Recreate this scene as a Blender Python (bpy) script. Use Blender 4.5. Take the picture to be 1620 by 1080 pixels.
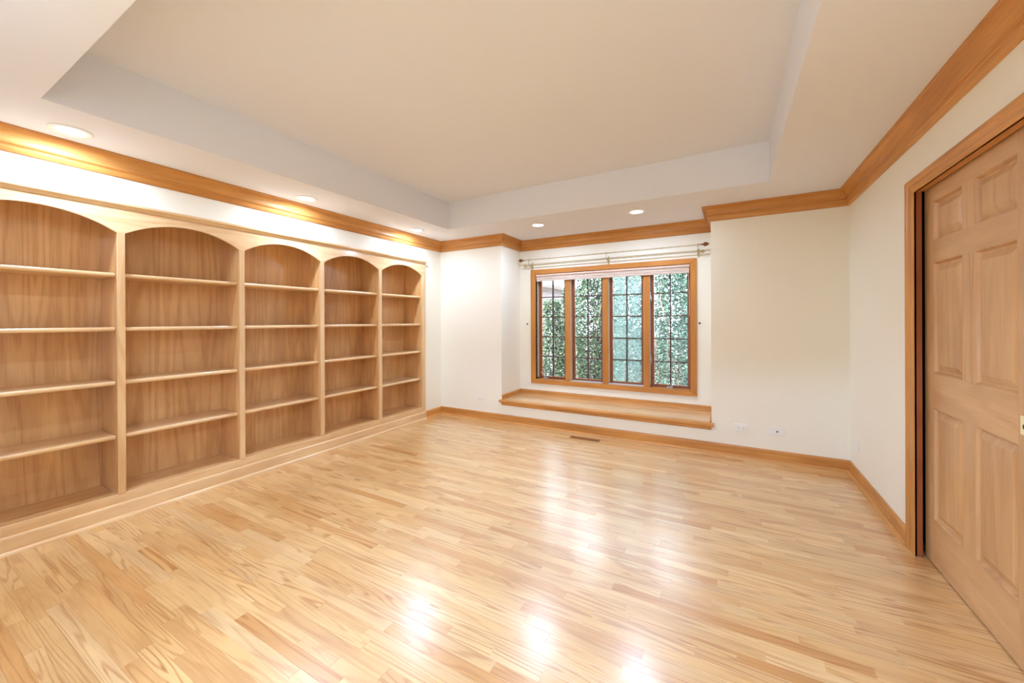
import bpy, math, random
import numpy as np
from mathutils import Vector, Matrix

for o in list(bpy.data.objects):
    bpy.data.objects.remove(o, do_unlink=True)
SC = bpy.context.scene
COL = SC.collection
random.seed(7)
RNG = np.random.default_rng(11)

# ------------------------------------------------------------------ camera
CZ = 1.35
YAW, PITCH, ROLL = 0.5116, -0.0009, -0.0043
def cam_ray(x3, z3):
    c, s = math.cos(ROLL), math.sin(ROLL)
    xr, z2 = x3 * c - z3 * s, x3 * s + z3 * c
    c, s = math.cos(PITCH), math.sin(PITCH)
    d, z = c - z2 * s, s + z2 * c
    c, s = math.cos(YAW), math.sin(YAW)
    return Vector((xr * c - d * s, xr * s + d * c, z))
fw = cam_ray(0, 0)
rt = (cam_ray(1, 0) - fw).normalized()
up = (cam_ray(0, 1) - fw).normalized()
cam = bpy.data.cameras.new('camera')
cam.lens = 13.6275
cam.sensor_width = 36
cam.sensor_fit = 'HORIZONTAL'
cam.shift_y = -0.01989
cam.clip_start = 0.02
co = bpy.data.objects.new('camera', cam)
COL.objects.link(co)
M = Matrix((rt, up, -fw)).transposed().to_4x4()
M.translation = (0, 0, CZ)
co.matrix_world = M
SC.camera = co

# ------------------------------------------------------------------ world, sun, exposure
W = bpy.data.worlds.new('sky')
SC.world = W
W.use_nodes = True
bg = W.node_tree.nodes['Background']
bg.inputs[0].default_value = (0.72, 0.87, 1.05, 1)
bg.inputs[1].default_value = 15.0
sun = bpy.data.lights.new('sun', 'SUN')
sun.energy = 8.0
sun.angle = math.radians(3)
sun.color = (1, .96, .88)
so = bpy.data.objects.new('sun', sun)
COL.objects.link(so)
so.rotation_euler = Vector((0.35, 0.75, -1.25)).to_track_quat('-Z', 'Y').to_euler()
SC.view_settings.view_transform = 'Standard'
SC.view_settings.look = 'None'
SC.view_settings.gamma = 1
SC.view_settings.use_curve_mapping = False
SC.view_settings.exposure = 0.56
SC.cycles.max_bounces = 9
SC.cycles.diffuse_bounces = 5
SC.cycles.glossy_bounces = 3
SC.cycles.transparent_max_bounces = 24
SC.cycles.sample_clamp_indirect = 6
SC.cycles.caustics_reflective = False
SC.cycles.caustics_refractive = False
DOWNLIGHT_W = 10.0
LAMP_COL = (.69, .89, 1.22)
HALL_FILL_W = 66.0
HALL_FILL_COL = (.57, .87, 1.42)

# ------------------------------------------------------------------ dimensions (metres)
XL, XR = -3.69, 0.926          # left and right wall faces
YF, YB = -0.12, 4.447          # front wall (behind the camera), back wall
YA = 4.989                     # back of the window alcove
AX0, AX1 = -2.661, -0.165      # alcove sides
H, TH = 2.495, 0.333           # soffit height, tray depth
TX0, TX1, TY0, TY1 = -3.063, 0.290, 0.551, 3.842
XO, YO = 1.12, 5.13            # outer faces

# ------------------------------------------------------------------ node helpers
def new_mat(name):
    m = bpy.data.materials.new(name)
    m.use_nodes = True
    nt = m.node_tree
    nt.nodes.clear()
    out = nt.nodes.new('ShaderNodeOutputMaterial')
    return m, nt, out
def nd(nt, t, **kw):
    n = nt.nodes.new(t)
    for k, v in kw.items():
        if k.startswith('i_'):
            k = k[2:]
            key = int(k) if k.isdigit() else k.replace('_', ' ')
            if isinstance(v, bpy.types.NodeSocket):
                nt.links.new(v, n.inputs[key])
            else:
                n.inputs[key].default_value = v
        else:
            setattr(n, k, v)
    return n
def math_(nt, op, a, b=0.0, clamp=False):
    return nd(nt, 'ShaderNodeMath', operation=op, use_clamp=clamp, i_0=a, i_1=b).outputs[0]
def mixc(nt, fac, a, b, mode='MIX'):
    n = nt.nodes.new('ShaderNodeMix')
    n.data_type = 'RGBA'
    n.blend_type = mode
    for sock, v in ((n.inputs[0], fac), (n.inputs[6], a), (n.inputs[7], b)):
        if isinstance(v, bpy.types.NodeSocket):
            nt.links.new(v, sock)
        else:
            sock.default_value = (*v, 1) if isinstance(v, tuple) and len(v) == 3 else v
    return n.outputs[2]
def lin(r, g, b):
    f = lambda c: (c / 255 / 12.92) if c / 255 <= .04045 else ((c / 255 + .055) / 1.055) ** 2.4
    return (f(r), f(g), f(b))
def principled(nt, out, **kw):
    p = nd(nt, 'ShaderNodeBsdfPrincipled', **kw)
    nt.links.new(p.outputs[0], out.inputs[0])
    return p
def plain(name, col, rough=.5, metal=0.0, spec=.5):
    m, nt, out = new_mat(name)
    nz = nd(nt, 'ShaderNodeTexNoise', i_Scale=40.0, i_Detail=3.0)
    c = mixc(nt, nz.outputs[0], tuple(x * .93 for x in col), tuple(min(1, x * 1.05) for x in col))
    principled(nt, out, i_Base_Color=c, i_Roughness=rough, i_Metallic=metal, i_Specular_IOR_Level=spec)
    return m
def paint(name, col, rough=.6, bump=.03):
    m, nt, out = new_mat(name)
    tc = nd(nt, 'ShaderNodeTexCoord')
    n1 = nd(nt, 'ShaderNodeTexNoise', i_Vector=tc.outputs['Object'], i_Scale=1.3, i_Detail=2.0)
    n2 = nd(nt, 'ShaderNodeTexNoise', i_Vector=tc.outputs['Object'], i_Scale=260.0, i_Detail=2.0)
    c = mixc(nt, n1.outputs[0], tuple(x * .985 for x in col), tuple(min(1, x * 1.012) for x in col))
    b = nd(nt, 'ShaderNodeBump', i_Strength=bump, i_Distance=.002, i_Height=n2.outputs[0])
    principled(nt, out, i_Base_Color=c, i_Roughness=rough, i_Normal=b.outputs[0], i_Specular_IOR_Level=.3)
    return m
def wood(name, axis, tones, ring_col, ring_amt=.5, k=55.0, across=9.0, along=.75, fibre=.25,
         rough=.36, coat=.25, coat_rough=.15, spread=1.0, ior=1.5, wave=0.0, knots=False, sharp=-.2):
    """oak: tones = list of (pos, rgb) per-piece base colours; contour lines of stretched noise make the cathedral grain"""
    m, nt, out = new_mat(name)
    tc = nd(nt, 'ShaderNodeTexCoord')
    oi = nd(nt, 'ShaderNodeObjectInfo')
    ge = nd(nt, 'ShaderNodeNewGeometry')
    rnd = math_(nt, 'FRACT', math_(nt, 'ADD', oi.outputs['Random'], ge.outputs['Random Per Island']))
    rnd2 = math_(nt, 'FRACT', math_(nt, 'MULTIPLY', rnd, 37.77))
    rnd3 = math_(nt, 'FRACT', math_(nt, 'MULTIPLY', rnd, 91.31))
    off = nd(nt, 'ShaderNodeCombineXYZ', i_0=math_(nt, 'MULTIPLY', rnd, 41.0), i_1=math_(nt, 'MULTIPLY', rnd2, 67.0), i_2=math_(nt, 'MULTIPLY', rnd3, 23.0))
    vec = nd(nt, 'ShaderNodeVectorMath', operation='ADD', i_0=tc.outputs['Object'], i_1=off.outputs[0]).outputs[0]
    def stretched(a, b):
        s = [b, b, b]
        s['xyz'.index(axis)] = a
        return nd(nt, 'ShaderNodeVectorMath', operation='MULTIPLY', i_0=vec, i_1=tuple(s)).outputs[0]
    n1 = nd(nt, 'ShaderNodeTexNoise', i_Vector=stretched(along, across), i_Scale=1.0, i_Detail=1.5, i_Roughness=.35, i_Distortion=.15)
    ring = math_(nt, 'SINE', math_(nt, 'MULTIPLY', n1.outputs[0], k))
    ring = nd(nt, 'ShaderNodeMapRange', i_0=ring, i_1=sharp, i_2=1.0, i_3=0.0, i_4=1.0).outputs[0]
    fib = nd(nt, 'ShaderNodeTexNoise', i_Vector=stretched(5.0, 260.0), i_Scale=1.0, i_Detail=2.0, i_Roughness=.6)
    fibm = nd(nt, 'ShaderNodeMapRange', i_0=fib.outputs[0], i_1=.42, i_2=.72).outputs[0]
    mot = nd(nt, 'ShaderNodeTexNoise', i_Vector=stretched(1.6, 6.0), i_Scale=1.0, i_Detail=3.0, i_Roughness=.55)
    ramp = nd(nt, 'ShaderNodeValToRGB', i_0=rnd2)
    cr = ramp.color_ramp
    while len(cr.elements) > 1:
        cr.elements.remove(cr.elements[-1])
    cr.elements[0].position = tones[0][0]
    cr.elements[0].color = (*tones[0][1], 1)
    for p, c in tones[1:]:
        e = cr.elements.new(p)
        e.color = (*c, 1)
    base = ramp.outputs[0]
    # mottling, fibres, rings
    base = mixc(nt, nd(nt, 'ShaderNodeMapRange', i_0=mot.outputs[0], i_1=.3, i_2=.75, i_3=0.0, i_4=.42 * spread).outputs[0], base, tuple(x * .72 for x in ring_col), 'MIX')
    ringf = math_(nt, 'MULTIPLY', ring, math_(nt, 'MULTIPLY', math_(nt, 'ADD', math_(nt, 'MULTIPLY', rnd3, .85), .15), ring_amt))
    ringf = math_(nt, 'MULTIPLY', ringf, math_(nt, 'ADD', math_(nt, 'MULTIPLY', fibm, .6), .5), True)
    base = mixc(nt, ringf, base, ring_col)
    base = mixc(nt, math_(nt, 'MULTIPLY', fibm, fibre), base, ring_col)
    if knots:
        v = nd(nt, 'ShaderNodeTexVoronoi', i_Vector=stretched(1.1, 2.2), i_Scale=.55)
        kf = nd(nt, 'ShaderNodeMapRange', i_0=v.outputs['Distance'], i_1=.012, i_2=.055, i_3=.75, i_4=0.0).outputs[0]
        base = mixc(nt, kf, base, lin(120, 52, 18))
    hgt = math_(nt, 'ADD', math_(nt, 'MULTIPLY', fib.outputs[0], .5), math_(nt, 'MULTIPLY', ring, .25))
    b = nd(nt, 'ShaderNodeBump', i_Strength=.12, i_Distance=.0006, i_Height=hgt)
    nrm = b.outputs[0]
    if wave:
        nw = nd(nt, 'ShaderNodeTexNoise', i_Vector=stretched(2.5, 14.0), i_Scale=1.0, i_Detail=1.0)
        b2 = nd(nt, 'ShaderNodeBump', i_Strength=wave, i_Distance=.004, i_Height=nw.outputs[0], i_Normal=nrm)
        nrm = b2.outputs[0]
    rg = math_(nt, 'ADD', math_(nt, 'MULTIPLY', fibm, .08), rough)
    principled(nt, out, i_Base_Color=base, i_Roughness=rg, i_Normal=nrm, i_Coat_Weight=coat, i_Coat_Roughness=coat_rough, i_IOR=ior)
    return m

OAK = [(0.0, lin(232, 184, 122)), (.35, lin(236, 191, 131)), (.7, lin(227, 175, 111)), (1.0, lin(238, 195, 138))]
OAKR = lin(172, 104, 44)
FACE = [(0.0, lin(238, 202, 152)), (.4, lin(241, 208, 160)), (.7, lin(234, 195, 142)), (1.0, lin(243, 211, 166))]  # same oak lightened; glare on the bookcase front is put into the colour
LIT_FACER = lin(200, 142, 84)
TRIM = [(0.0, lin(219, 154, 82)), (.5, lin(224, 161, 89)), (1.0, lin(214, 147, 74))]
TRIMR = lin(146, 80, 26)
DOOR = [(0.0, lin(217, 170, 116)), (.5, lin(220, 175, 122)), (1.0, lin(212, 164, 110))]
DOORR = lin(160, 102, 56)
WIN = [(0.0, lin(214, 144, 70)), (.5, lin(208, 138, 64)), (1.0, lin(218, 150, 78))]
FLOOR = [(0.0, lin(225, 176, 112)), (.2, lin(235, 194, 134)), (.42, lin(229, 183, 119)), (.6, lin(237, 200, 143)), (.78, lin(217, 162, 97)), (.9, lin(231, 187, 124)), (1.0, lin(208, 150, 86))]
MAT = {}
for ax in 'xyz':
    MAT['oak_' + ax] = wood('oak_' + ax, ax, OAK, OAKR, .55, 48, 7.0, .55, .22, rough=.3, coat=.7)
    MAT['face_' + ax] = wood('face_oak_' + ax, ax, FACE, LIT_FACER, .5, 48, 7.0, .55, .22, rough=.3, coat=.7)
    MAT['trim_' + ax] = wood('trim_oak_' + ax, ax, TRIM, TRIMR, .4, 40, 10.0, .5, .28, rough=.36, coat=.05, ior=1.38)
    MAT['door_' + ax] = wood('door_oak_' + ax, ax, DOOR, DOORR, .4, 40, 7.0, .5, .16, rough=.4)
    MAT['win_' + ax] = wood('window_oak_' + ax, ax, WIN, TRIMR, .3, 40, 10.0, .5, .2, rough=.4, coat=.0, ior=1.35)
MAT['floor'] = wood('floor_oak', 'x', FLOOR, lin(164, 98, 38), .95, 75, 12.0, .8, .22, rough=.30, sharp=.25, coat=1.0, coat_rough=.235, ior=1.68, wave=.03, knots=True)
MAT['wall'] = paint('wall_paint', lin(241, 234, 217))
MAT['ceiling'] = paint('ceiling_paint', lin(237, 238, 245), .75)
MAT['subfloor'] = plain('subfloor_board', lin(120, 76, 36), .8)
MAT['dark'] = plain('cavity_shade', lin(20, 16, 12), .95)  # near-black colour stands in for shade inside the pocket and vent
MAT['plate'] = plain('plate_plastic', lin(240, 236, 226), .35)
MAT['slot'] = plain('socket_slot', lin(70, 62, 52), .6)
MAT['white_metal'] = plain('lamp_trim_enamel', lin(244, 242, 238), .35)
MAT['steel'] = plain('brushed_steel', lin(186, 188, 194), .3, .9)
MAT['brass'] = plain('antique_brass', lin(196, 176, 128), .3, .9)
MAT['rod'] = plain('cream_gilt_rod', lin(198, 186, 152), .4, .35)
MAT['finial'] = plain('finial_wood', lin(128, 62, 28), .35)
MAT['muntin'] = plain('dark_brown_muntin', lin(72, 46, 38), .5)
MAT['liner'] = plain('pale_jamb_liner', lin(214, 206, 186), .5)
MAT['sill'] = plain('pale_metal_sill', lin(210, 208, 206), .4)
MAT['shade'] = plain('shade_fabric', lin(228, 208, 194), .85)
MAT['shade_rail'] = plain('shade_headrail', lin(232, 204, 188), .6)
MAT['sash_brown'] = wood('sash_brown', 'z', [(0.0, lin(150, 82, 40)), (1.0, lin(142, 76, 38))], lin(100, 50, 24), .3, 40, 10, .5, .2)
MAT['jamb'] = wood('jamb_red_shaded', 'z', [(0.0, lin(158, 84, 40)), (1.0, lin(150, 78, 36))], lin(104, 46, 18), .4, 40, 10, .5, .25, coat=.1)  # reddish wood, darkened so the jamb's shade sits in its colour
MAT['ivory'] = plain('pale_brass', lin(238, 224, 176), .4)
MAT['vent'] = plain('vent_brown', lin(150, 92, 48), .45)
MAT['ext_white'] = plain('exterior_white', lin(238, 240, 244), .6)
MAT['ext_wall'] = plain('exterior_siding', lin(150, 140, 134), .8)
MAT['soil'] = plain('soil', lin(70, 58, 44), .95)
MAT['bark'] = plain('bark', lin(128, 112, 98), .9)
MAT['hook'] = plain('dark_hook', lin(66, 58, 46), .4, .6)
MAT['chip'] = plain('bare_wood', lin(244, 224, 196), .7)

def glass(name, haze=0.0, tint=(1, 1, 1)):
    m, nt, out = new_mat(name)
    tr = nd(nt, 'ShaderNodeBsdfTransparent', i_Color=(*tint, 1))
    gl = nd(nt, 'ShaderNodeBsdfGlossy', i_Roughness=.02)
    fr = nd(nt, 'ShaderNodeFresnel', i_IOR=1.45)
    mx = nd(nt, 'ShaderNodeMixShader', i_0=fr.outputs[0], i_1=tr.outputs[0], i_2=gl.outputs[0])
    last = mx
    if haze:
        nz = nd(nt, 'ShaderNodeTexNoise', i_Scale=6.0, i_Detail=3.0)
        f = nd(nt, 'ShaderNodeMapRange', i_0=nz.outputs[0], i_1=.3, i_2=.7, i_3=haze * .6, i_4=haze)
        tl = nd(nt, 'ShaderNodeBsdfTranslucent', i_Color=(*lin(196, 208, 204), 1))
        last = nd(nt, 'ShaderNodeMixShader', i_0=f.outputs[0], i_1=mx.outputs[0], i_2=tl.outputs[0])
    nt.links.new(last.outputs[0], out.inputs[0])
    return m
MAT['glass'] = glass('clear_glass')
MAT['glass_hazy'] = glass('hazy_glass', .13, (.96, 1, .985))
def emit(name, col, s):
    m, nt, out = new_mat(name)
    e = nd(nt, 'ShaderNodeEmission', i_Color=(*col, 1), i_Strength=s)
    nt.links.new(e.outputs[0], out.inputs[0])
    return m
MAT['lens'] = emit('lit_lens', (1, .98, .95), 5.0)
def leaf_mat(name, c0, c1, c2):
    m, nt, out = new_mat(name)
    ge = nd(nt, 'ShaderNodeNewGeometry')
    r = nd(nt, 'ShaderNodeValToRGB', i_0=ge.outputs['Random Per Island'])
    r.color_ramp.elements[0].color = (*c0, 1)
    r.color_ramp.elements[1].color = (*c2, 1)
    e = r.color_ramp.elements.new(.55)
    e.color = (*c1, 1)
    p = nd(nt, 'ShaderNodeBsdfPrincipled', i_Base_Color=r.outputs[0], i_Roughness=.32)
    t = nd(nt, 'ShaderNodeBsdfTranslucent', i_Color=r.outputs[0])
    mx = nd(nt, 'ShaderNodeMixShader', i_0=.35, i_1=p.outputs[0], i_2=t.outputs[0])
    nt.links.new(mx.outputs[0], out.inputs[0])
    return m
MAT['leaf_a'] = leaf_mat('leaf_cool', lin(20, 40, 31), lin(48, 78, 64), lin(118, 152, 124))
MAT['leaf_b'] = leaf_mat('leaf_mid', lin(19, 35, 24), lin(46, 70, 47), lin(118, 136, 96))
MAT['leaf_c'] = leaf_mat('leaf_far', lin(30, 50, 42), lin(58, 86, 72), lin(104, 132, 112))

# ------------------------------------------------------------------ mesh helpers
class MB:
    def __init__(s):
        s.v, s.f = [], []
    def add(s, vs, fs):
        n = len(s.v)
        s.v += [tuple(map(float, p)) for p in vs]
        s.f += [tuple(i + n for i in f) for f in fs]
        return s
    def box(s, x0, x1, y0, y1, z0, z1):
        x0, x1 = sorted((x0, x1)); y0, y1 = sorted((y0, y1)); z0, z1 = sorted((z0, z1))
        vs = [(x, y, z) for x in (x0, x1) for y in (y0, y1) for z in (z0, z1)]
        return s.add(vs, [(0, 1, 3, 2), (4, 6, 7, 5), (0, 4, 5, 1), (2, 3, 7, 6), (0, 2, 6, 4), (1, 5, 7, 3)])
    def loft(s, A, B, caps=True):
        """closed rings A and B (lists of points, same length)"""
        n = len(A)
        fs = [(i, (i + 1) % n, n + (i + 1) % n, n + i) for i in range(n)]
        if caps:
            fs += [tuple(range(n - 1, -1, -1)), tuple(range(n, 2 * n))]
        return s.add(list(A) + list(B), fs)
    def tube(s, pts, r, n=10):
        pts = [Vector(p) for p in pts]
        rings = []
        for i, p in enumerate(pts):
            d = (pts[min(i + 1, len(pts) - 1)] - pts[max(i - 1, 0)]).normalized()
            a = d.orthogonal().normalized() if abs(d.z) > .9 else d.cross(Vector((0, 0, 1))).normalized()
            b = d.cross(a)
            rr = r[i] if isinstance(r, (list, tuple)) else r
            rings.append([p + (a * math.cos(t) + b * math.sin(t)) * rr for t in [2 * math.pi * k / n for k in range(n)]])
        m = len(s.v)
        for R_ in rings:
            s.v += [tuple(q) for q in R_]
        for i in range(len(rings) - 1):
            for k in range(n):
                s.f.append((m + i * n + k, m + i * n + (k + 1) % n, m + (i + 1) * n + (k + 1) % n, m + (i + 1) * n + k))
        s.f.append(tuple(m + k for k in range(n - 1, -1, -1)))
        s.f.append(tuple(m + (len(rings) - 1) * n + k for k in range(n)))
        return s
    def lathe(s, origin, axis, prof, n=20):
        """prof: (t along axis, radius)"""
        return s.tube([Vector(origin) + Vector(axis) * t for t, r in prof], [max(r, 1e-4) for t, r in prof], n)

def tag(o, label=None, cat=None, group=None, kind=None):
    if label: o['label'] = label
    if cat: o['category'] = cat
    if group: o['group'] = group
    if kind: o['kind'] = kind
    return o
def empty(name, loc, label=None, cat=None, group=None, kind=None):
    o = bpy.data.objects.new(name, None)
    o.empty_display_size = .1
    o.location = loc
    COL.objects.link(o)
    return tag(o, label, cat, group, kind)
def world_loc(o):
    p = Vector(o.location)
    while o.parent:
        o = o.parent
        p += Vector(o.location)
    return p
def build(name, mb, mat, parent=None, smooth=False, bevel=0.0, origin=None, **kw):
    """one mesh object; vertices are given in world metres. Origin = own base centre"""
    vs = np.array(mb.v)
    if origin is None:
        lo, hi = vs.min(0), vs.max(0)
        origin = Vector(((lo[0] + hi[0]) / 2, (lo[1] + hi[1]) / 2, lo[2]))
    origin = Vector(origin)
    me = bpy.data.meshes.new(name)
    me.from_pydata([tuple(p) for p in (vs - np.array(origin))], [], mb.f)
    me.materials.append(MAT[mat] if isinstance(mat, str) else mat)
    if smooth:
        me.polygons.foreach_set('use_smooth', [True] * len(me.polygons))
        if hasattr(me, 'set_sharp_from_angle'):
            me.set_sharp_from_angle(angle=math.radians(40))
    me.update()
    o = bpy.data.objects.new(name, me)
    COL.objects.link(o)
    o.location = origin - (world_loc(parent) if parent else Vector())
    o.parent = parent
    if bevel:
        b = o.modifiers.new('edge', 'BEVEL')
        b.width = bevel
        b.segments = 2
        b.limit_method = 'ANGLE'
    return tag(o, **kw)

def run(prof, A, B, inward, miterA=0, miterB=0):
    """moulding along A->B (x, y). prof: list of (offset into the room, z). miter: +1 inside corner (shortens with offset), -1 outside, 0 square"""
    A, B, n = Vector((*A, 0)), Vector((*B, 0)), Vector((*inward, 0))
    d = (B - A).normalized()
    r0 = [A + n * p + d * p * miterA + Vector((0, 0, z)) for p, z in prof]
    r1 = [B + n * p - d * p * miterB + Vector((0, 0, z)) for p, z in prof]
    return r0, r1

# ------------------------------------------------------------------ shell
mb = MB()
mb.box(-4.12, XO, YF - .1, YO, -.12, -.014)
floor = build('floor', mb, 'subfloor', label='honey oak strip floor with a glossy finish', cat='floor', kind='structure')

mb = MB()
mb.box(-4.12, XL, YF - .1, YO, 2.150, H)
mb.box(-4.12, XL, 4.086, YO, 0, 2.150)
mb.box(-4.12, XL, YF - .1, .214, 0, 2.150)
build('wall_left', mb, 'wall', label='cream wall around the built-in bookcase', cat='wall', kind='structure')
for nm, x0, x1, z1, lab in (('wall_back_left', XL, AX0, H, 'cream back wall left of the window alcove'),
                            ('wall_back_right', AX1, XO, H, 'cream back wall right of the window alcove'),
                            ('wall_back_low', AX0, AX1, .2305, 'low cream wall under the alcove bench')):
    build(nm, MB().box(x0, x1, YB, YO, 0, z1), 'wall', label=lab, cat='wall', kind='structure')
WX0, WX1, WZ0, WZ1 = -2.407, -0.400, .520, 2.008      # rough window opening
mb = MB()
mb.box(AX0, WX0, YA, YO, .2305, H)
mb.box(WX1, AX1, YA, YO, .2305, H)
mb.box(WX0, WX1, YA, YO, .2305, WZ0)
mb.box(WX0, WX1, YA, YO, WZ1, H)
build('wall_alcove', mb, 'wall', label='pale alcove wall around the wide window', cat='wall', kind='structure')
DY0, DY1, DZ = 1.262, 3.052, 2.072                    # pocket door opening
mb = MB()
mb.box(XR, XR + .0235, DY1, YB, 0, H)
mb.box(XR, XR + .030, YF - .1, DY0, 0, H)
mb.box(XR, XR + .030, DY0, DY1, DZ, H)
mb.box(XR + .11, XO, YF - .1, YB, 0, H)
build('wall_right', mb, 'wall', label='cream right wall with the pocket door opening', cat='wall', kind='structure')
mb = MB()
mb.box(XR + .092, XR + .108, DY0 - .9, DY1 + .9, 0, 2.3)  # dark sheet at the back of the pocket, coloured as its shade
build('cavity_shade', mb, 'dark', label='near-black sheet for the shade behind the pocket door edge', cat='cavity', kind='structure')
OX0, OX1 = -1.75, .72
mb = MB()
mb.box(XL, OX0, YF - .1, YF, 0, H)
mb.box(OX1, XR, YF - .1, YF, 0, H)
mb.box(OX0, OX1, YF - .1, YF, 2.08, H)
build('wall_front', mb, 'wall', label='cream wall with the doorway the view is taken from', cat='wall', kind='structure')
mb = MB()
mb.box(-4.12, TX0, YF - .1, YO, H, H + TH)
mb.box(TX1, XO, YF - .1, YO, H, H + TH)
mb.box(TX0, TX1, TY1, YO, H, H + TH)
mb.box(TX0, TX1, YF - .1, TY0, H, H + TH)
mb.box(-4.12, XO, YF - .1, YO, H + TH, H + TH + .12)
build('ceiling', mb, 'ceiling', label='white tray ceiling with a lower border', cat='ceiling', kind='structure')

# hall behind the viewer
mb = MB()
mb.box(-2.2, 2.0, -3.4, YF - .1, -.12, 0)
build('floor_hall', mb, 'floor', label='oak floor of the hall behind the doorway', cat='floor', kind='structure')
mb = MB()
mb.box(-2.3, -2.2, -3.5, YF - .1, -.12, H)
mb.box(2.0, 2.1, -3.5, YF - .1, -.12, H)
mb.box(-2.3, 2.1, -3.5, -3.4, -.12, H)
mb.box(XO, 2.1, YF - .1, YF, -.12, H)
build('wall_hall', mb, 'wall', label='cream walls of the hall behind the doorway', cat='wall', kind='structure')
mb = MB()
mb.box(-2.3, 2.1, -3.5, YF - .1, H, H + .1)
build('ceiling_hall', mb, 'ceiling', label='white ceiling of the hall behind the doorway', cat='ceiling', kind='structure')
def area(name, loc, w, size, col, parent=None, spread=math.pi):
    l = bpy.data.lights.new(name, 'AREA')
    l.shape = 'DISK'
    l.size = size
    l.energy = w
    l.color = col
    l.spread = spread
    o = bpy.data.objects.new(name, l)
    COL.objects.link(o)
    o.location = Vector(loc) - (world_loc(parent) if parent else Vector())
    o.parent = parent
    return o
for hx, wh in ((-1.3, 'left'), (.3, 'right')):  # unseen lamps added in the hall as fill for the room
    t = empty('hall_fill_light', (hx, -1.3, H), 'added fill light, round and flush, at the %s of the hall behind the doorway' % wh, 'light')
    build('base', MB().lathe((hx, -1.3, H), (0, 0, -1), [(0, .22), (.03, .23), (.04, .20)], 28), 'white_metal', t, True)
    build('diffuser', MB().lathe((hx, -1.3, H - .04), (0, 0, -1), [(0, .20), (.04, .18), (.07, .11), (.08, .01)], 28), 'lens', t, True)
    area('lamp', (hx, -1.3, H - .13), HALL_FILL_W, .4, HALL_FILL_COL, t)

# ------------------------------------------------------------------ floor strips
PW = .057
rows = []
y = YB - .004
while y > YF - .1:
    rows.append((y - PW, y))
    y -= PW
LENS = [.22, .31, .42, .55, .68, .84, 1.0]
planks = []
VX0, VX1, VY0, VY1 = -1.622, -1.272, 4.218, 4.288       # floor vent
rr = random.Random(5)
for (y0, y1) in rows:
    spans = [(XL - .02, XR + .10)]
    if y1 > VY0 and y0 < VY1:
        spans = [(XL - .02, VX0), (VX1, XR + .10)]
    for (a, b) in spans:
        x = a
        first = True
        while x < b - 1e-6:
            L_ = rr.choice(LENS)
            if first:
                L_ = round(L_ * rr.uniform(.3, 1), 2)
                first = False
            if b - (x + L_) < .15:
                L_ = b - x
            planks.append((x, x + L_, y0, y1))
            x += L_
def pix(x, y):
    c, s = math.cos(YAW), math.sin(YAW)
    d = -x * s + y * c
    if d < .25:
        return None
    return 810 + 613.2 * (x * c + y * s) / d, 508 + 613.2 * CZ / d
def seen_area(p):
    x0, x1, y0, y1 = p
    q = [pix(*c) for c in ((x0, y0), (x1, y0), (x1, y1), (x0, y1))]
    if any(c is None for c in q):
        return 0
    q = [(min(max(u, 0), 1620), min(max(v, 0), 1080)) for u, v in q]
    return abs(sum(q[i][0] * q[(i + 1) % 4][1] - q[(i + 1) % 4][0] * q[i][1] for i in range(4))) / 2
planks.sort(key=seen_area, reverse=True)
def plank_mesh(m, x0, x1, y0, y1, z=0.0):
    g, c = .00012, .0004
    x0 += g; x1 -= g; y0 += g; y1 -= g
    vs = [(x0, y0, -.014), (x1, y0, -.014), (x1, y1, -.014), (x0, y1, -.014),
          (x0, y0, z - c), (x1, y0, z - c), (x1, y1, z - c), (x0, y1, z - c),
          (x0 + c, y0 + c, z), (x1 - c, y0 + c, z), (x1 - c, y1 - c, z), (x0 + c, y1 - c, z)]
    fs = [(8, 9, 10, 11)]
    for i in range(4):
        j = (i + 1) % 4
        fs += [(i, j, 4 + j, 4 + i), (4 + i, 4 + j, 8 + j, 8 + i)]
    m.add(vs, fs)
cache = {}
fl = world_loc(floor)
for i, (x0, x1, y0, y1) in enumerate(planks[:300]):
    key = round(x1 - x0, 3)
    if key not in cache:
        m = MB()
        plank_mesh(m, -key / 2, key / 2, -PW / 2, PW / 2)
        me = bpy.data.meshes.new('plank')
        me.from_pydata(m.v, [], m.f)
        me.materials.append(MAT['floor'])
        cache[key] = me
    o = bpy.data.objects.new('plank', cache[key])
    COL.objects.link(o)
    o.location = Vector(((x0 + x1) / 2, (y0 + y1) / 2, rr.uniform(-.0003, .0003))) - fl
    o.rotation_euler = (rr.uniform(-.0012, .0012), 0, 0)
    o.parent = floor
m = MB()
for p in planks[300:]:
    plank_mesh(m, *p, z=rr.uniform(-.0002, .0002))
build('far_planks', m, 'floor', floor, kind='stuff')

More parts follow.
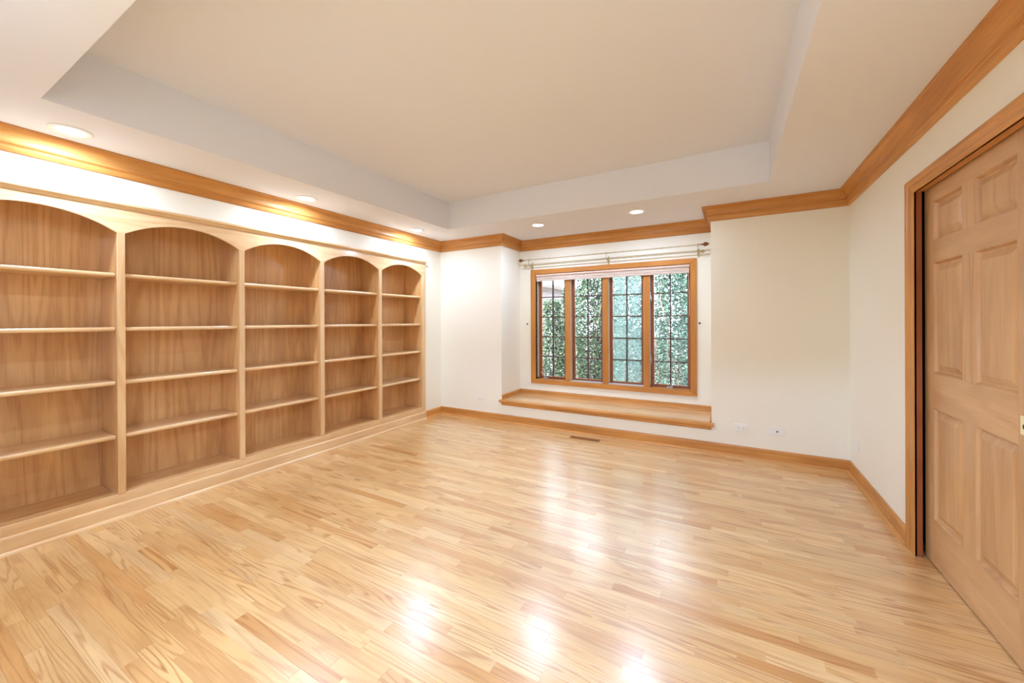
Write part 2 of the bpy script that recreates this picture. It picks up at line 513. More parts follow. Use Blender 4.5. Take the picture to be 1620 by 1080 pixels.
# ------------------------------------------------------------------ crown moulding
CD, CP = .1418, .079
def crown_prof():
    pts = [(0, H), (CP, H), (CP, H - .009), (CP - .006, H - .012)]
    for k in range(9):                                   # cove
        t = k / 8 * math.pi / 2
        pts.append((.030 + .040 * (1 - math.sin(t)), H - .016 - .068 * (1 - math.cos(t))))
    pts += [(.033, H - .087), (.035, H - .091), (.032, H - .096), (.024, H - .098), (.022, H - .103), (.018, H - .105), (.0155, H - .134), (.011, H - .139), (.004, H - CD), (0, H - CD)]
    return pts
CPROF = crown_prof()
runs = [
    ('x', (XL, YF), (XL, YB), (1, 0), 1, 1, 'along the left wall above the bookcase'),
    ('y', (XL, YB), (AX0, YB), (0, -1), 1, -1, 'on the back wall left of the alcove'),
    ('x', (AX0, YB), (AX0, YA), (1, 0), -1, 1, 'on the short left side of the alcove'),
    ('y', (AX0, YA), (AX1, YA), (0, -1), 1, 1, 'across the alcove above the curtain rods'),
    ('x', (AX1, YA), (AX1, YB), (-1, 0), 1, -1, 'on the short right side of the alcove'),
    ('y', (AX1, YB), (XR, YB), (0, -1), -1, 1, 'on the back wall right of the alcove'),
    ('x', (XR, YB), (XR, YF), (-1, 0), 1, 1, 'along the right wall above the doors'),
    ('y', (XR, YF), (XL, YF), (0, 1), 1, 1, 'on the front wall behind the view'),
]
for i, (ax, A, B, n, ma, mbb, where) in enumerate(runs):
    r0, r1 = run(CPROF, A, B, n, ma, mbb)
    build('trim_%d' % (i + 1), MB().loft(r0, r1), 'trim_' + ('y' if ax == 'x' else 'x'), None, True,
          label='stepped oak crown moulding ' + where, cat='moulding', kind='structure')

# ------------------------------------------------------------------ baseboards with shoe
BH = .105
BPROF = [(0, 0), (.014, 0), (.014, BH - .014), (.011, BH - .006), (.006, BH), (0, BH)]
def shoe_prof(o=.014, r=.016):
    return [(o, 0), (o + r, 0)] + [(o + r * math.cos(t), .002 + r * 1.1 * math.sin(t)) for t in [k * math.pi / 10 for k in range(1, 6)]]
def baseboard(name, A, B, n, ma, mbb, ax, where):
    r0, r1 = run(BPROF, A, B, n, ma, mbb)
    o = build(name, MB().loft(r0, r1), 'trim_' + ax, None, label='oak baseboard ' + where, cat='baseboard', kind='structure')
    r0, r1 = run(shoe_prof(), A, B, n, ma, mbb)
    build('shoe_moulding', MB().loft(r0, r1), 'trim_' + ax, o, True)
baseboard('baseboard_back', (XL, YB), (XR, YB), (0, -1), 1, 1, 'x', 'along the back wall under the window seat')
baseboard('baseboard_left', (XL, 4.088), (XL, YB), (1, 0), 0, 1, 'y', 'short piece between bookcase and back corner')
baseboard('baseboard_right', (XR, YB), (XR, 3.153), (-1, 0), 1, 0, 'y', 'on the right wall up to the door casing')

# ------------------------------------------------------------------ bookcase
XF = -3.67            # face frame front
XBK = -3.997          # inside face of the back
SH = [1.693, 1.317, .943, .568]
ST = [(.214, .275)] + [(c - .021, c + .021) for c in (1.016, 1.779, 2.538, 3.302)] + [(4.026, 4.088)]
bays = [(ST[i][1], ST[i + 1][0]) for i in range(5)]
bc = empty('built_in_bookcase', (-3.83, 2.15, 0), 'long built-in oak bookcase with five arched bays of shelves', 'bookcase')
for (a, b) in ST:
    build('stile', MB().box(XF - .02, XF, a, b, .16, 1.969), 'face_z', bc, bevel=.0025)
ends = [(.216, .273)] + [(a + .002, b - .002) for a, b in ST[1:5]] + [(4.028, 4.085)]
for (a, b) in ends:
    build('divider', MB().box(XBK - .01, XF - .02, a, b, .0, 2.15), 'oak_z', bc)
for i, (a, b) in enumerate(bays):
    build('back_panel', MB().box(XBK - .012, XBK, a - .002, b + .002, .12, 2.14), 'oak_z', bc)
    build('bay_floor', MB().box(XBK, XF - .0202, a + .0005, b - .0005, .146, .166), 'oak_y', bc)
    build('bay_top', MB().box(XBK, XF - .0202, a + .0005, b - .0005, 2.125, 2.145), 'oak_y', bc)
    for z in SH:
        # shelf with a rounded nose
        xf, tk = -3.706, .028
        prof = [(XBK + .001, z), (xf - .010, z)]
        for k in range(0, 9):
            t = math.pi / 2 - k / 8 * math.pi
            prof.append((xf - .010 + .010 * math.cos(t), z - tk / 2 + tk / 2 * math.sin(t)))
        prof += [(XBK + .001, z - tk)]
        A = [(x, a + .0008, zz) for x, zz in prof]
        B = [(x, b - .0008, zz) for x, zz in prof]
        build('shelf', MB().loft(A, B), 'face_y', bc, True)
# arched rail, one board with five arches
ZT, ZC, ZS = 2.146, 2.076, 1.9685
ys, zb = [], []
ys.append(ST[0][0]); zb.append(ZS)
for (a, b) in bays:
    hw = (b - a) / 2
    sg = ZC - ZS
    Rr = (hw * hw + sg * sg) / (2 * sg)
    for k in range(33):
        yy = a + (b - a) * k / 32
        ys.append(yy)
        zb.append(ZC - Rr + math.sqrt(Rr * Rr - (yy - (a + b) / 2) ** 2))
ys.append(ST[-1][1]); zb.append(ZS)
m = MB()
n = len(ys)
vs = []
for x in (XF, XF - .02):
    vs += [(x, ys[i], zb[i]) for i in range(n)] + [(x, ys[i], ZT) for i in range(n)]
fs = []
for i in range(n - 1):
    fs += [(i, i + 1, n + i + 1, n + i), (2 * n + i, 3 * n + i, 3 * n + i + 1, 2 * n + i + 1),
           (i, 2 * n + i, 2 * n + i + 1, i + 1), (n + i, n + i + 1, 3 * n + i + 1, 3 * n + i)]
fs += [(0, n, 3 * n, 2 * n), (n - 1, 3 * n - 1, 4 * n - 1, 2 * n - 1)]
rail = build('arched_rail', m.add(vs, fs), 'face_y', bc)
# cap moulding
prof = [(-.01, 2.136), (.006, 2.136), (.008, 2.142), (.013, 2.150), (.022, 2.158), (.024, 2.162), (.024, 2.174), (.021, 2.177), (-.01, 2.177)]
r0, r1 = run([(p - 0, z) for p, z in prof], (XF, .205), (XF, 4.094), (1, 0))
build('cap_moulding', MB().loft(r0, r1), 'face_y', bc)
build('bottom_rail', MB().box(XF - .02, XF, ST[0][0], ST[-1][1], .09, .168), 'face_y', bc, bevel=.003)
prof = [(-.005, .0), (.010, 0), (.010, .092), (.008, .100), (.003, .106), (-.005, .106)]
r0, r1 = run(prof, (XF, ST[0][0]), (XF, ST[-1][1]), (1, 0))
base = build('base_board', MB().loft(r0, r1), 'face_y', bc)
r0, r1 = run(shoe_prof(.010, .017), (XF, ST[0][0]), (XF, ST[-1][1]), (1, 0))
build('shoe_moulding', MB().loft(r0, r1), 'face_y', base, True)

# ------------------------------------------------------------------ pocket doors and casing
XD, DT = .971, .036
def door(name, ya, yb, label, pull):
    """ya far edge (larger y), yb near edge"""
    d = empty(name, (XD + DT / 2, (ya + yb) / 2, .008), label, 'door', kind='structure')
    sw = .103
    w = ya - yb
    mid = (ya + yb) / 2
    c1 = (ya - sw, mid + .051)
    c2 = (mid - .051, yb + sw)
    zr = [(.252, .865), (1.052, 1.660), (1.775, 1.992)]
    build('stile', MB().box(XD, XD + DT, ya - sw, ya, .008, 2.095), 'door_z', d)
    build('stile', MB().box(XD, XD + DT, yb, yb + sw, .008, 2.095), 'door_z', d)
    lo, hi = yb + sw, ya - sw
    for z0, z1 in ((.008, zr[0][0]), (zr[0][1], zr[1][0]), (zr[1][1], zr[2][0]), (zr[2][1], 2.095)):
        build('rail', MB().box(XD + .0001, XD + DT - .0001, lo, hi, z0, z1), 'door_y', d)
    for z0, z1 in zr:
        build('mullion', MB().box(XD + .0001, XD + DT - .0001, mid - .051, mid + .051, z0, z1), 'door_z', d)
        for (p, q) in (c1, c2):
            rings = []
            for ins, dep in ((0, 0.0005), (.004, .0005), (.007, .004), (.011, .013), (.014, .0175), (.021, .0175), (.050, .005), (.052, .0045)):
                rings.append([(XD + dep, q + ins, z0 + ins), (XD + dep, p - ins, z0 + ins), (XD + dep, p - ins, z1 - ins), (XD + dep, q + ins, z1 - ins)])
            def strip(rs, cap):
                mm = MB()
                vs = [v for r in rs for v in r]
                fs = []
                for i in range(len(rs) - 1):
                    for k in range(4):
                        fs.append((i * 4 + k, i * 4 + (k + 1) % 4, (i + 1) * 4 + (k + 1) % 4, (i + 1) * 4 + k))
                if cap:
                    e = (len(rs) - 1) * 4
                    fs.append((e, e + 1, e + 2, e + 3))
                return mm.add(vs, fs)
            pn = strip(rings[4:], True)
            # closed back of the panel
            back = [(XD + DT - .012, y, z) for (_, y, z) in rings[4]]
            nn = len(pn.v)
            pn.v += back
            pn.f += [(k, nn + k, nn + (k + 1) % 4, (k + 1) % 4) for k in range(4)] + [(nn + 3, nn + 2, nn + 1, nn)]
            po = build('panel', pn, 'door_z', d)
            build('panel_moulding', strip(rings[:5], False), 'door_z', po)
    if pull:
        pc = .5 * (.909 + .979) + .0
        pl = build('flush_pull', MB().box(XD - .002, XD + .002, 2.185, 2.246, pc - .036, pc + .036), 'ivory', d, bevel=.001, label='pale brass flush pull plate')
        build('recess', MB().box(XD - .0026, XD - .0015, 2.200, 2.231, pc - .012, pc + .004), 'hook', pl)
    return d
door('door_1', 3.080, 2.158, 'six-panel oak pocket door standing in the right wall opening', True)
door('door_2', 2.155, 1.233, 'second oak pocket door leaf beyond the right edge of the view', False)
# a small bare chip on the lower right panel
# casing
CW = .104
cz0, cz1 = DZ, 2.134 + .02
def casing_prof():
    return [(0, 0), (0, .010), (.004, .013), (.012, .014), (.015, .0128), (.060, .0135), (.072, .017), (.078, .020), (CW - .006, .020), (CW, .016), (CW, 0)]
CPR = casing_prof()      # (distance from opening edge, thickness)
cas = empty('trim_9', (XR, (DY0 + DY1) / 2, 0), 'oak casing around the pocket door opening', 'casing', kind='structure')
yi1, yi0, zi = DY1 - .004, DY0 + .004, DZ - .002
CWZ = .076 / CW
CW2 = CW * .78
def leg(yin, s):
    r0 = [(XR - t, yin + s * p, 0) for p, t in CPR]
    r1 = [(XR - t, yin + s * p, zi + p * .78) for p, t in CPR]
    return MB().loft(r0, r1)
build('side_casing', leg(yi1, 1), 'trim_z', cas)
build('side_casing', leg(yi0, -1), 'trim_z', cas)
r0 = [(XR - t, yi1 + p, zi + p * .78) for p, t in CPR]
r1 = [(XR - t, yi0 - p, zi + p * .78) for p, t in CPR]
build('head_casing', MB().loft(r0, r1), 'trim_y', cas)
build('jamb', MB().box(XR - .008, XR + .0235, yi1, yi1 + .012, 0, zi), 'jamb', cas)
build('jamb', MB().box(XR - .008, XR + .034, yi0 - .012, yi0, 0, zi), 'trim_z', cas)
build('jamb', MB().box(XR - .008, XR + .034, yi0, yi1, zi, zi + .012), 'trim_y', cas)

# ------------------------------------------------------------------ window
win = empty('window_1', ((WX0 + WX1) / 2, YA, WZ0), 'oak framed window of four tall casements with dark grids', 'window', kind='structure')
cw = .076
def frame_piece(name, p0, p1, p2, p3):
    """quad in x,z, extruded in y with a small step profile"""
    A = [(x, YA - .020, z) for x, z in (p0, p1, p2, p3)]
    B = [(x, YA + .000, z) for x, z in (p0, p1, p2, p3)]
    return MB().loft(A, B)
o4 = [(WX0 - cw, WZ0 - .060), (WX1 + cw - .01, WZ0 - .060), (WX1 + cw - .01, WZ1 + .064), (WX0 - cw, WZ1 + .064)]
i4 = [(WX0, WZ0), (WX1, WZ0), (WX1, WZ1), (WX0, WZ1)]
for k, ax in enumerate('xzxz'):
    j = (k + 1) % 4
    build('casing', frame_piece('casing', o4[k], o4[j], i4[j], i4[k]), 'win_' + ax, win, bevel=.003)
FD = .135
build('jamb', MB().box(WX0 - .02, WX0, YA - .0, YA + FD, WZ0, WZ1), 'win_z', win)
build('jamb', MB().box(WX1, WX1 + .02, YA - .0, YA + FD, WZ0, WZ1), 'win_z', win)
build('head_jamb', MB().box(WX0, WX1, YA - .0, YA + FD, WZ1, WZ1 + .02), 'win_x', win)
build('sill', MB().box(WX0, WX1, YA - .0, YA + FD + .02, WZ0 - .02, WZ0 + .004), 'win_x', win)
MC = [-1.937, -1.415, -.898]
YM = YA + .030
for c in MC:
    build('mullion', MB().box(c - .0345, c + .0345, YM, YA + FD, WZ0 + .004, WZ1), 'win_z', win, bevel=.002)
units = [(WX0, MC[0] - .0345), (MC[0] + .0345, MC[1] - .0345), (MC[1] + .0345, MC[2] - .0345), (MC[2] + .0345, WX1)]
YS = YA + .095        # sash front
GZ0, GZ1 = .556, 1.965
for ui, (a, b) in enumerate(units):
    # pale weatherstrip on the jamb
    build('weatherstrip', MB().box(a, a + .004, YM + .006, YS, WZ0 + .02, WZ1 - .002), 'liner', win)
    build('weatherstrip', MB().box(b - .004, b, YM + .006, YS, WZ0 + .02, WZ1 - .002), 'liner', win)
    if ui in (1, 2):
        build('sill_strip', MB().box(a + .004, b - .004, YA + .004, YS, WZ0 + .004, WZ0 + .010), 'sill', win)
    ss = .042
    ga, gb = a + ss, b - ss
    m = MB()
    m.box(a + .002, ga, YS, YS + .035, WZ0 + .005, WZ1 - .001)
    m.box(gb, b - .002, YS, YS + .035, WZ0 + .005, WZ1 - .001)
    m.box(ga, gb, YS, YS + .035, WZ0 + .005, GZ0)
    m.box(ga, gb, YS, YS + .035, GZ1, WZ1 - .001)
    sash = build('sash', m, 'sash_brown', win)
    rh = (GZ1 - GZ0) / 5
    mw = .0082
    xm = (ga + gb) / 2
    build('muntin', MB().box(xm - mw, xm + mw, YS + .004, YS + .026, GZ0, GZ1), 'muntin', sash)
    for r in range(1, 5):
        z = GZ0 + r * rh
        build('muntin', MB().box(ga, gb, YS + .005, YS + .025, z - mw * .8, z + mw * .8), 'muntin', sash)
    for r in range(5):
        for (p, q) in ((ga, xm - mw), (xm + mw, gb)):
            z0 = GZ0 + r * rh + (mw * .8 if r else 0)
            z1 = GZ0 + (r + 1) * rh - (mw * .8 if r < 4 else 0)
            build('pane', MB().box(p, q, YS + .013, YS + .016, z0, z1), 'glass_hazy' if ui == 2 else 'glass', sash)
# crank operators on the first and last casement, latches between third and fourth
def crank(x, s, lift):
    z = WZ0 + .004
    c = build('crank', MB().box(x - .035, x + .035, YA + .045, YA + .085, z, z + .016), 'steel', win, bevel=.004, label='small metal casement crank')
    pts = [(x, YA + .06, z + .016), (x + s * .012, YA + .045, z + .026), (x + s * .035, YA + .035, z + .026 + lift * .5), (x + s * .055, YA + .035, z + .03 + lift)]
    build('handle', MB().tube(pts, [.007, .007, .006, .005], 8), 'steel', c, True)
    build('knob', MB().lathe(pts[-1], (0, 0, 1), [(-.008, .004), (0, .009), (.012, .009), (.016, .004)], 10), 'steel', c, True)
crank(-2.285, -1, .055)
crank(-.640, 1, .004)
for z in (1.655, .885):
    lx = units[3][0] + .006
    lt = build('latch', MB().box(lx - .004, lx + .008, YA + .020, YA + .046, z - .045, z + .045), 'steel', win, bevel=.003, label='metal casement latch')
    build('lever', MB().tube([(lx + .010, YA + .033, z + .01), (lx + .016, YA + .024, z - .03), (lx + .016, YA + .020, z - .075)], [.005, .006, .004], 8), 'steel', lt, True)

# raised shade
sh = empty('roman_shade', ((WX0 + WX1) / 2, YA + .02, 1.905), 'pale pink fabric shade raised to the top of the window', 'shade')
prof = []
for k in range(12):
    t = k / 11 * math.pi
    prof.append((YA + .004 - .016 * math.sin(t), 1.990 + .016 * math.cos(t)))
prof += [(YA + .027, 1.974), (YA + .027, 2.006)]
build('headrail', MB().loft([(WX0 + .004, y, z) for y, z in prof], [(WX1 - .006, y, z) for y, z in prof]), 'shade_rail', sh, True)
for k in range(4):
    z1 = 1.970 - k * .0165
    yy = YA + .002 - (.004 if k % 2 else 0)
    prof = [(yy + .024, z1), (yy + .006, z1), (yy, z1 - .006), (yy + .001, z1 - .012), (yy + .008, z1 - .0155), (yy + .024, z1 - .0155)]
    build('fold', MB().loft([(WX0 + .008, y, z) for y, z in prof], [(WX1 - .012, y, z) for y, z in prof]), 'shade', sh, True)
build('pull_cord', MB().tube([(-.418, YA - .010, 1.91), (-.416, YA - .006, 1.75), (-.409, YA - .008, 1.55), (-.411, YA - .004, 1.40)], .002, 6), 'shade', sh)

# ------------------------------------------------------------------ window seat
seat = empty('built_in_bench', ((AX0 + AX1) / 2, 4.7, .262), 'oak bench seat board filling the alcove below the window', 'bench')
YN = YB - .032
nose = [(YN + .012, .262), (YN + .004, .265), (YN, .272), (YN, .292), (YN + .005, .298), (YN + .014, .300), (YB + .02, .300), (YB + .02, .262)]
build('nosing', MB().loft([(AX0 - .026, y, z) for y, z in nose], [(AX1 + .022, y, z) for y, z in nose]), 'trim_x', seat)
build('seat_board', MB().box(AX0 + .001, AX1 - .001, YB + .02, YA - .001, .2325, .2995), 'oak_x', seat)
ap = [(YB + .018, .262), (YB - .016, .262), (YB - .016, .236), (YB - .012, .231), (YB + .018, .231)]
build('apron', MB().loft([(AX0 + .006, y, z) for y, z in ap], [(AX1 - .002, y, z) for y, z in ap]), 'trim_x', seat)
tp = [(0, .300), (.018, .300), (.018, .306), (.013, .313), (.012, .352), (.009, .360), (0, .364)]
for nm, A, B, nn, ma, mb2, ax in (('back_trim', (AX0, YA), (AX1, YA), (0, -1), 1, 1, 'x'), ('side_trim', (AX0, YB + .004), (AX0, YA), (1, 0), 0, 1, 'y'), ('side_trim', (AX1, YA), (AX1, YB + .004), (-1, 0), 1, 0, 'y')):
    r0, r1 = run([(p + .0005, z) for p, z in tp], A, B, nn, ma, mb2)
    build(nm, MB().loft(r0, r1), 'trim_' + ax, seat)

# ------------------------------------------------------------------ curtain rods and brackets
yr1, zr1 = YA - .12, 2.203
yr2, zr2 = YA - .058, 2.133
r1_ = empty('curtain_rod', (-1.41, yr1, zr1), 'upper thin cream curtain rod with brown wooden finials', 'curtain rod')
def twisted(x0, x1, y, z, r):
    m = MB()
    n = 120
    return m.tube([(x0 + (x1 - x0) * k / n, y, z) for k in range(n + 1)], [r * (1 + .12 * math.sin(k * 1.3)) for k in range(n + 1)], 8)
build('rod', twisted(-2.535, -.285, yr1, zr1, .0075), 'rod', r1_, True)
fin = [(0, .006), (.012, .007), (.016, .011), (.022, .011), (.026, .006), (.030, .008), (.036, .017), (.046, .023), (.058, .024), (.070, .020), (.082, .012), (.092, .004), (.096, .001)]
build('finial', MB().lathe((-2.530, yr1, zr1), (-1, 0, 0), fin, 16), 'finial', r1_, True, label='dark brown leaf-shaped finial')
build('finial', MB().lathe((-.290, yr1, zr1), (1, 0, 0), fin, 16), 'finial', r1_, True, label='dark brown leaf-shaped finial')
build('collar', MB().lathe((-2.525, yr1, zr1), (-1, 0, 0), [(-.012, .009), (0, .012), (.010, .009)], 12), 'brass', r1_, True)
build('collar', MB().lathe((-.297, yr1, zr1), (1, 0, 0), [(-.012, .009), (0, .012), (.010, .009)], 12), 'brass', r1_, True)
r2_ = empty('curtain_rod', (-1.41, yr2, zr2), 'lower cream curtain rod with small brass ball ends', 'curtain rod')
build('rod', twisted(-2.510, -.300, yr2, zr2, .0065), 'rod', r2_, True)
ball = [(0, .005), (.018, .006), (.024, .012), (.032, .017), (.042, .019), (.052, .016), (.060, .008), (.063, .001)]
build('finial', MB().lathe((-2.505, yr2, zr2), (-1, 0, 0), ball, 14), 'brass', r2_, True)
build('finial', MB().lathe((-.305, yr2, zr2), (1, 0, 0), ball, 14), 'brass', r2_, True)
for x, wh in ((-2.462, 'leftmost, near the alcove corner'), (-1.362, 'middle of three, above the window centre'), (-.312, 'rightmost, beside the brown finial')):
    b = empty('curtain_rod_bracket', (x, YA, 2.10), 'brass double curtain rod bracket, ' + wh, 'bracket', 'curtain rod brackets')
    build('wall_plate', MB().box(x - .011, x + .011, YA - .005, YA - .0002, 2.075, 2.175), 'brass', b, bevel=.002)
    build('arm', MB().tube([(x, YA - .004, 2.11), (x, yr2, 2.112), (x, yr1, 2.150), (x, yr1, 2.188)], .0045, 8), 'brass', b, True)
    build('cup', MB().lathe((x - .006, yr1, zr1), (1, 0, 0), [(0, .0125), (.012, .0125)], 12), 'brass', b, True)
    build('cup', MB().lathe((x - .006, yr2, zr2), (1, 0, 0), [(0, .0115), (.012, .0115)], 12), 'brass', b, True)
    build('screw', MB().lathe((x, yr1, zr1 - .013), (0, 0, -1), [(0, .003), (.012, .003), (.013, .006), (.018, .006)], 8), 'brass', b, True)
for x, z, wh in ((-2.545, 1.302, 'left of the window'), (-.303, 1.312, 'right of the window')):
    h = empty('tieback_hook', (x, YA, z), 'small dark tieback hook on the alcove wall ' + wh, 'hook', 'tieback hooks')
    build('rose', MB().lathe((x, YA - .0002, z), (0, -1, 0), [(0, .011), (.004, .011), (.006, .006)], 12), 'hook', h, True)
    build('hook', MB().tube([(x, YA - .005, z), (x, YA - .018, z - .003), (x, YA - .026, z + .004), (x, YA - .028, z + .012)], [.004, .004, .004, .003], 8), 'hook', h, True)

# ------------------------------------------------------------------ outlets
def plate_y(name, x, z, label, kind):
    w, h = .118, .074
    o = empty(name, (x, YB, z - h / 2), label, 'outlet')
    build('cover_plate', MB().box(x - w / 2, x + w / 2, YB - .006, YB - .0003, z - h / 2, z + h / 2), 'plate', o, bevel=.002)
    if kind == 'socket':
        for s in (-1, 1):
            c = x + s * .020
            r = build('receptacle', MB().box(c - .0135, c + .0135, YB - .008, YB - .006, z - .0165, z + .0165), 'plate', o, bevel=.002)
            for zz in (-.006, .006):
                build('slot', MB().box(c - .005, c + .003, YB - .0084, YB - .0078, z + zz - .0013, z + zz + .0013), 'slot', r)
            build('slot', MB().lathe((c + .008, YB - .0078, z), (0, -1, 0), [(0, .0024), (.0006, .0024)], 8), 'slot', r)
    else:
        build('jack', MB().lathe((x, YB - .006, z), (0, -1, 0), [(0, .007), (.003, .007), (.004, .004), (.010, .004)], 12), 'hook', o, True)
    for s in ((-.048, .048) if kind != 'socket' else (0,)):
        build('screw', MB().lathe((x + s, YB - .006, z), (0, -1, 0), [(0, .0035), (.0012, .003)], 10), 'plate', o, True)
plate_y('wall_outlet', -3.002, .275, 'white sideways socket on the wall left of the window seat', 'socket')
plate_y('wall_outlet', .094, .284, 'white sideways socket nearest the right end of the window seat', 'socket')
plate_y('cable_plate', .390, .285, 'white cable plate right of the two-gang socket, near the right corner', 'jack')
o = empty('wall_outlet', (XR, 4.235, .25), 'white sideways socket on the right wall between corner and door', 'outlet')
build('cover_plate', MB().box(XR - .006, XR - .0003, 4.176, 4.294, .251, .325), 'plate', o, bevel=.002)
for s in (-1, 1):
    c = 4.235 + s * .020
    build('receptacle', MB().box(XR - .008, XR - .006, c - .0135, c + .0135, .2715, .3045), 'plate', o, bevel=.002)
build('screw', MB().lathe((XR - .006, 4.235, .288), (-1, 0, 0), [(0, .0035), (.0012, .003)], 10), 'plate', o, True)

# ------------------------------------------------------------------ floor vent
v = empty('floor_vent', ((VX0 + VX1) / 2, (VY0 + VY1) / 2, 0), 'brown slotted floor vent in front of the window seat', 'vent')
y0, y1 = VY0 + .001, VY1 - .001
m = MB()
m.box(VX0 + .001, VX1 - .001, y0, y0 + .014, -.012, .002)
m.box(VX0 + .001, VX1 - .001, y1 - .014, y1, -.012, .002)
for a, b in ((VX0 + .001, VX0 + .020), (-1.460, -1.434), (VX1 - .020, VX1 - .001)):
    m.box(a, b, y0 + .014, y1 - .014, -.012, .002)
build('frame', m, 'vent', v)
m = MB()
for a, b in ((VX0 + .020, -1.460), (-1.434, VX1 - .020)):
    k = 9
    for i in range(k):
        x = a + (b - a) * (i + .5) / k
        m.box(x - .0042, x + .0042, y0 + .014, y1 - .014, -.012, .001)
build('slats', m, 'vent', v, kind='stuff')
build('well', MB().box(VX0 + .002, VX1 - .002, y0 + .001, y1 - .001, -.0138, -.0121), 'dark', v)

# ------------------------------------------------------------------ downlights
def downlight(x, y, label):
    d = empty('downlight', (x, y, H), label, 'light', 'recessed ceiling lights')
    ring = [(.0002, .094), (.003, .095), (.006, .090), (.007, .076), (.004, .068), (.0015, .064), (.0002, .064)]
    m = MB()
    n = 36
    vs = [(x + r * math.cos(2 * math.pi * k / n), y + r * math.sin(2 * math.pi * k / n), H - t_) for t_, r in ring for k in range(n)]
    q = len(ring)
    fs = [(i * n + k, i * n + (k + 1) % n, ((i + 1) % q) * n + (k + 1) % n, ((i + 1) % q) * n + k) for i in range(q) for k in range(n)]
    build('trim_ring', m.add(vs, fs), 'white_metal', d, True)
    build('lens', MB().lathe((x, y, H - .0003), (0, 0, -1), [(0, .0635), (.0014, .0635), (.004, .05), (.006, .02), (.0064, .001)], 32), 'lens', d, True)
    area('lamp', (x, y, H - .012), DOWNLIGHT_W, .12, LAMP_COL, d, math.radians(176))
downlight(-3.430, .732, 'recessed light nearest the viewer, over the first bookcase bays')
downlight(-3.430, 2.213, 'recessed light over the middle of the bookcase')
downlight(-3.430, 3.669, 'recessed light over the far end of the bookcase')
downlight(-2.000, 4.208, 'recessed light before the left half of the alcove')
downlight(-.854, 4.219, 'recessed light before the right half of the alcove')
downlight(-2.000, .120, 'added recessed fill light, unseen, in the front border left of the doorway behind the view')  # this and the next are unseen, added for fill near the camera
downlight(-.500, .120, 'added recessed fill light, unseen, in the front border above the doorway behind the view')

# ------------------------------------------------------------------ outside
mb = MB()
mb.box(-30, 30, YO + .01, 45, -.6, -.45)
build('ground', mb, 'soil', label='dark soil under the shrubs outside', cat='ground', kind='structure')
wing = empty('house_wing', (-6.5, 10.5, -.45), 'white eaves of the house wing seen at the top left of the window', 'building')
build('wall', MB().box(-8.5, -5.0, 8.8, 13, -.45, 2.38), 'ext_wall', wing)
build('soffit', MB().box(-8.5, -4.22, 8.0, 13.4, 2.38, 2.41), 'ext_white', wing)
build('fascia', MB().box(-4.22, -4.18, 8.0, 13.4, 2.34, 2.52), 'ext_white', wing)
build('fascia', MB().box(-8.5, -4.18, 7.96, 8.0, 2.34, 2.52), 'ext_white', wing)
roof = [(-4.12, 2.52), (-6.3, 3.5), (-8.5, 2.52)]
build('roof', MB().loft([(x, 7.9, z) for x, z in roof], [(x, 13.5, z) for x, z in roof]), 'ext_wall', wing)
build('downspout', MB().tube([(-4.26, 8.6, 2.36), (-4.34, 8.64, 2.22), (-4.55, 8.72, 2.02), (-4.93, 8.74, 1.75), (-4.95, 8.74, -.4)], .045, 10), 'ext_white', wing, True)

def foliage(n, cx, cy, rx, ry, z0, z1, size, seed, flat=.6):
    g = np.random.default_rng(seed)
    u = g.random((n, 3))
    th = u[:, 0] * 2 * np.pi
    rad = np.sqrt(.15 + .85 * u[:, 1])
    zz = z0 + (z1 - z0) * u[:, 2]
    hh = (zz - z0) / (z1 - z0)
    pr = np.clip(1.05 - .55 * hh ** 2.2, .25, 1) * (.85 + .25 * np.sin(5 * th + 7 * hh) * np.cos(3 * hh * 4))
    P = np.stack([cx + rx * rad * pr * np.cos(th), cy + ry * rad * pr * np.sin(th), zz], 1)
    d = g.normal(size=(n, 3)); d[:, 2] *= flat; d /= np.linalg.norm(d, axis=1)[:, None]
    e = g.normal(size=(n, 3)); e -= (e * d).sum(1)[:, None] * d; e /= np.linalg.norm(e, axis=1)[:, None]
    s = size * (.6 + .8 * g.random(n))[:, None]
    nv = np.cross(d, e)
    v = np.stack([P - d * s * .5, P + e * s * .24 + nv * s * .05, P + d * s * .5, P - e * s * .24 + nv * s * .05], 1)
    return v.reshape(-1, 3)
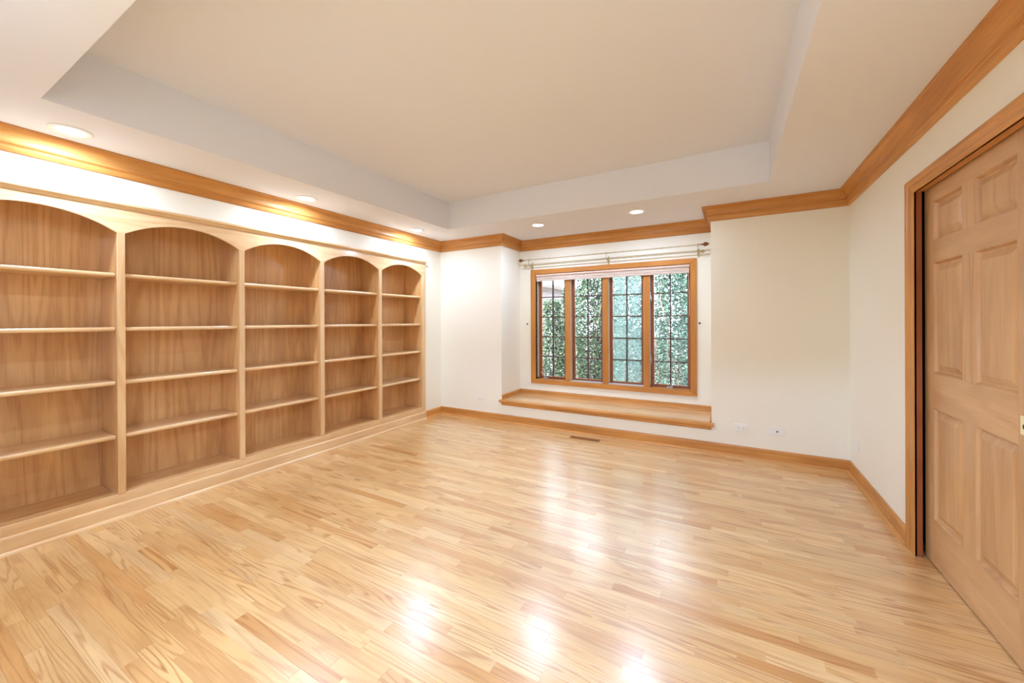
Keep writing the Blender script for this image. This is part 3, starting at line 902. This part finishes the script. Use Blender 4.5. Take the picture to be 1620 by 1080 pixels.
def shrub(name, label, n, cx, cy, rx, ry, z0, z1, size, mat, seed, stems):
    t = empty(name, (cx, cy, -.45), label, 'shrub' if 'shrub' in name else 'tree', 'greenery outside the window')
    v = foliage(n, cx, cy, rx, ry, z0, z1, size, seed)
    me = bpy.data.meshes.new('foliage')
    me.vertices.add(len(v))
    me.vertices.foreach_set('co', (v - np.array([cx, cy, -.45])).astype(np.float32).ravel())
    nf = len(v) // 4
    me.loops.add(nf * 4)
    me.loops.foreach_set('vertex_index', np.arange(nf * 4, dtype=np.int32))
    me.polygons.add(nf)
    me.polygons.foreach_set('loop_start', np.arange(0, nf * 4, 4, dtype=np.int32))
    me.polygons.foreach_set('loop_total', np.full(nf, 4, dtype=np.int32))
    me.materials.append(MAT[mat])
    me.update(calc_edges=True)
    o = bpy.data.objects.new('foliage', me)
    COL.objects.link(o)
    o.parent = t
    o['kind'] = 'stuff'
    g = random.Random(seed)
    for _ in range(stems):
        x, yy = cx + g.uniform(-.4, .4) * rx, cy + g.uniform(-.5, .3) * ry
        pts, rs = [(x, yy, -.46)], [.022 * g.uniform(.6, 1.2)]
        dx, dy = g.uniform(-.28, .28), g.uniform(-.12, .12)
        hz = (z1 + .45) * g.uniform(.6, .9)
        for k in range(1, 7):
            f = k / 6
            pts.append((x + dx * f * 1.3 + g.uniform(-.05, .05), yy + dy * f + g.uniform(-.04, .04), -.45 + hz * f))
            rs.append(rs[0] * (1 - .75 * f))
        build('stem', MB().tube(pts, rs, 7), 'bark', t, True)
Z0 = -.3
for x, top, n, mat, st, lab in (
        (-2.98, 1.75, 8500, 'leaf_b', 7, 'low twiggy shrub with pale stems behind the leftmost casement'),
        (-2.25, 2.7, 15500, 'leaf_b', 7, 'twiggy green shrub with pale stems behind the second casement'),
        (-1.52, 2.8, 14000, 'leaf_a', 4, 'dense cool green shrub behind the third, hazy casement'),
        (-.80, 2.9, 14000, 'leaf_a', 5, 'glossy broadleaf shrub behind the rightmost casement'),
        (-.05, 2.8, 8000, 'leaf_b', 4, 'front row shrub right of the rightmost casement, mostly behind the wall')):
    shrub('leafy_shrub', lab, n, x, 6.9, .33, .42, Z0, top, .048, mat, int(-x * 100) + 9, st)
for x, top, n, mat, lab in (
        (-3.11, 2.1, 7000, 'leaf_b', 'back row shrub below the white eaves, between the first and second casements'),
        (-2.24, 2.8, 9000, 'leaf_a', 'back row shrub between the second and third casements'),
        (-1.38, 3.1, 10000, 'leaf_a', 'back row shrub between the third and fourth casements'),
        (-.51, 3.2, 10000, 'leaf_b', 'back row shrub at the right edge of the window'),
        (.36, 3.0, 5000, 'leaf_a', 'back row shrub at the far right, mostly behind the wall')):
    shrub('leafy_shrub', lab, n, x, 8.2, .38, .42, Z0, top, .055, mat, int(-x * 100) + 77, 2)
for x, lab in ((-7.0, 'pale far tree added above the white eaves at the left'), (-3.95, 'pale far tree behind the middle of the shrubs'), (-.9, 'pale far tree behind the right half of the shrubs')):
    shrub('garden_tree', lab, 8500, x, 16.5, 1.3, 1.4, .2, 9.2, .15, 'leaf_c', int(-x * 10), 3)  # left tree added, crowns raised to screen sky from the floor reflection
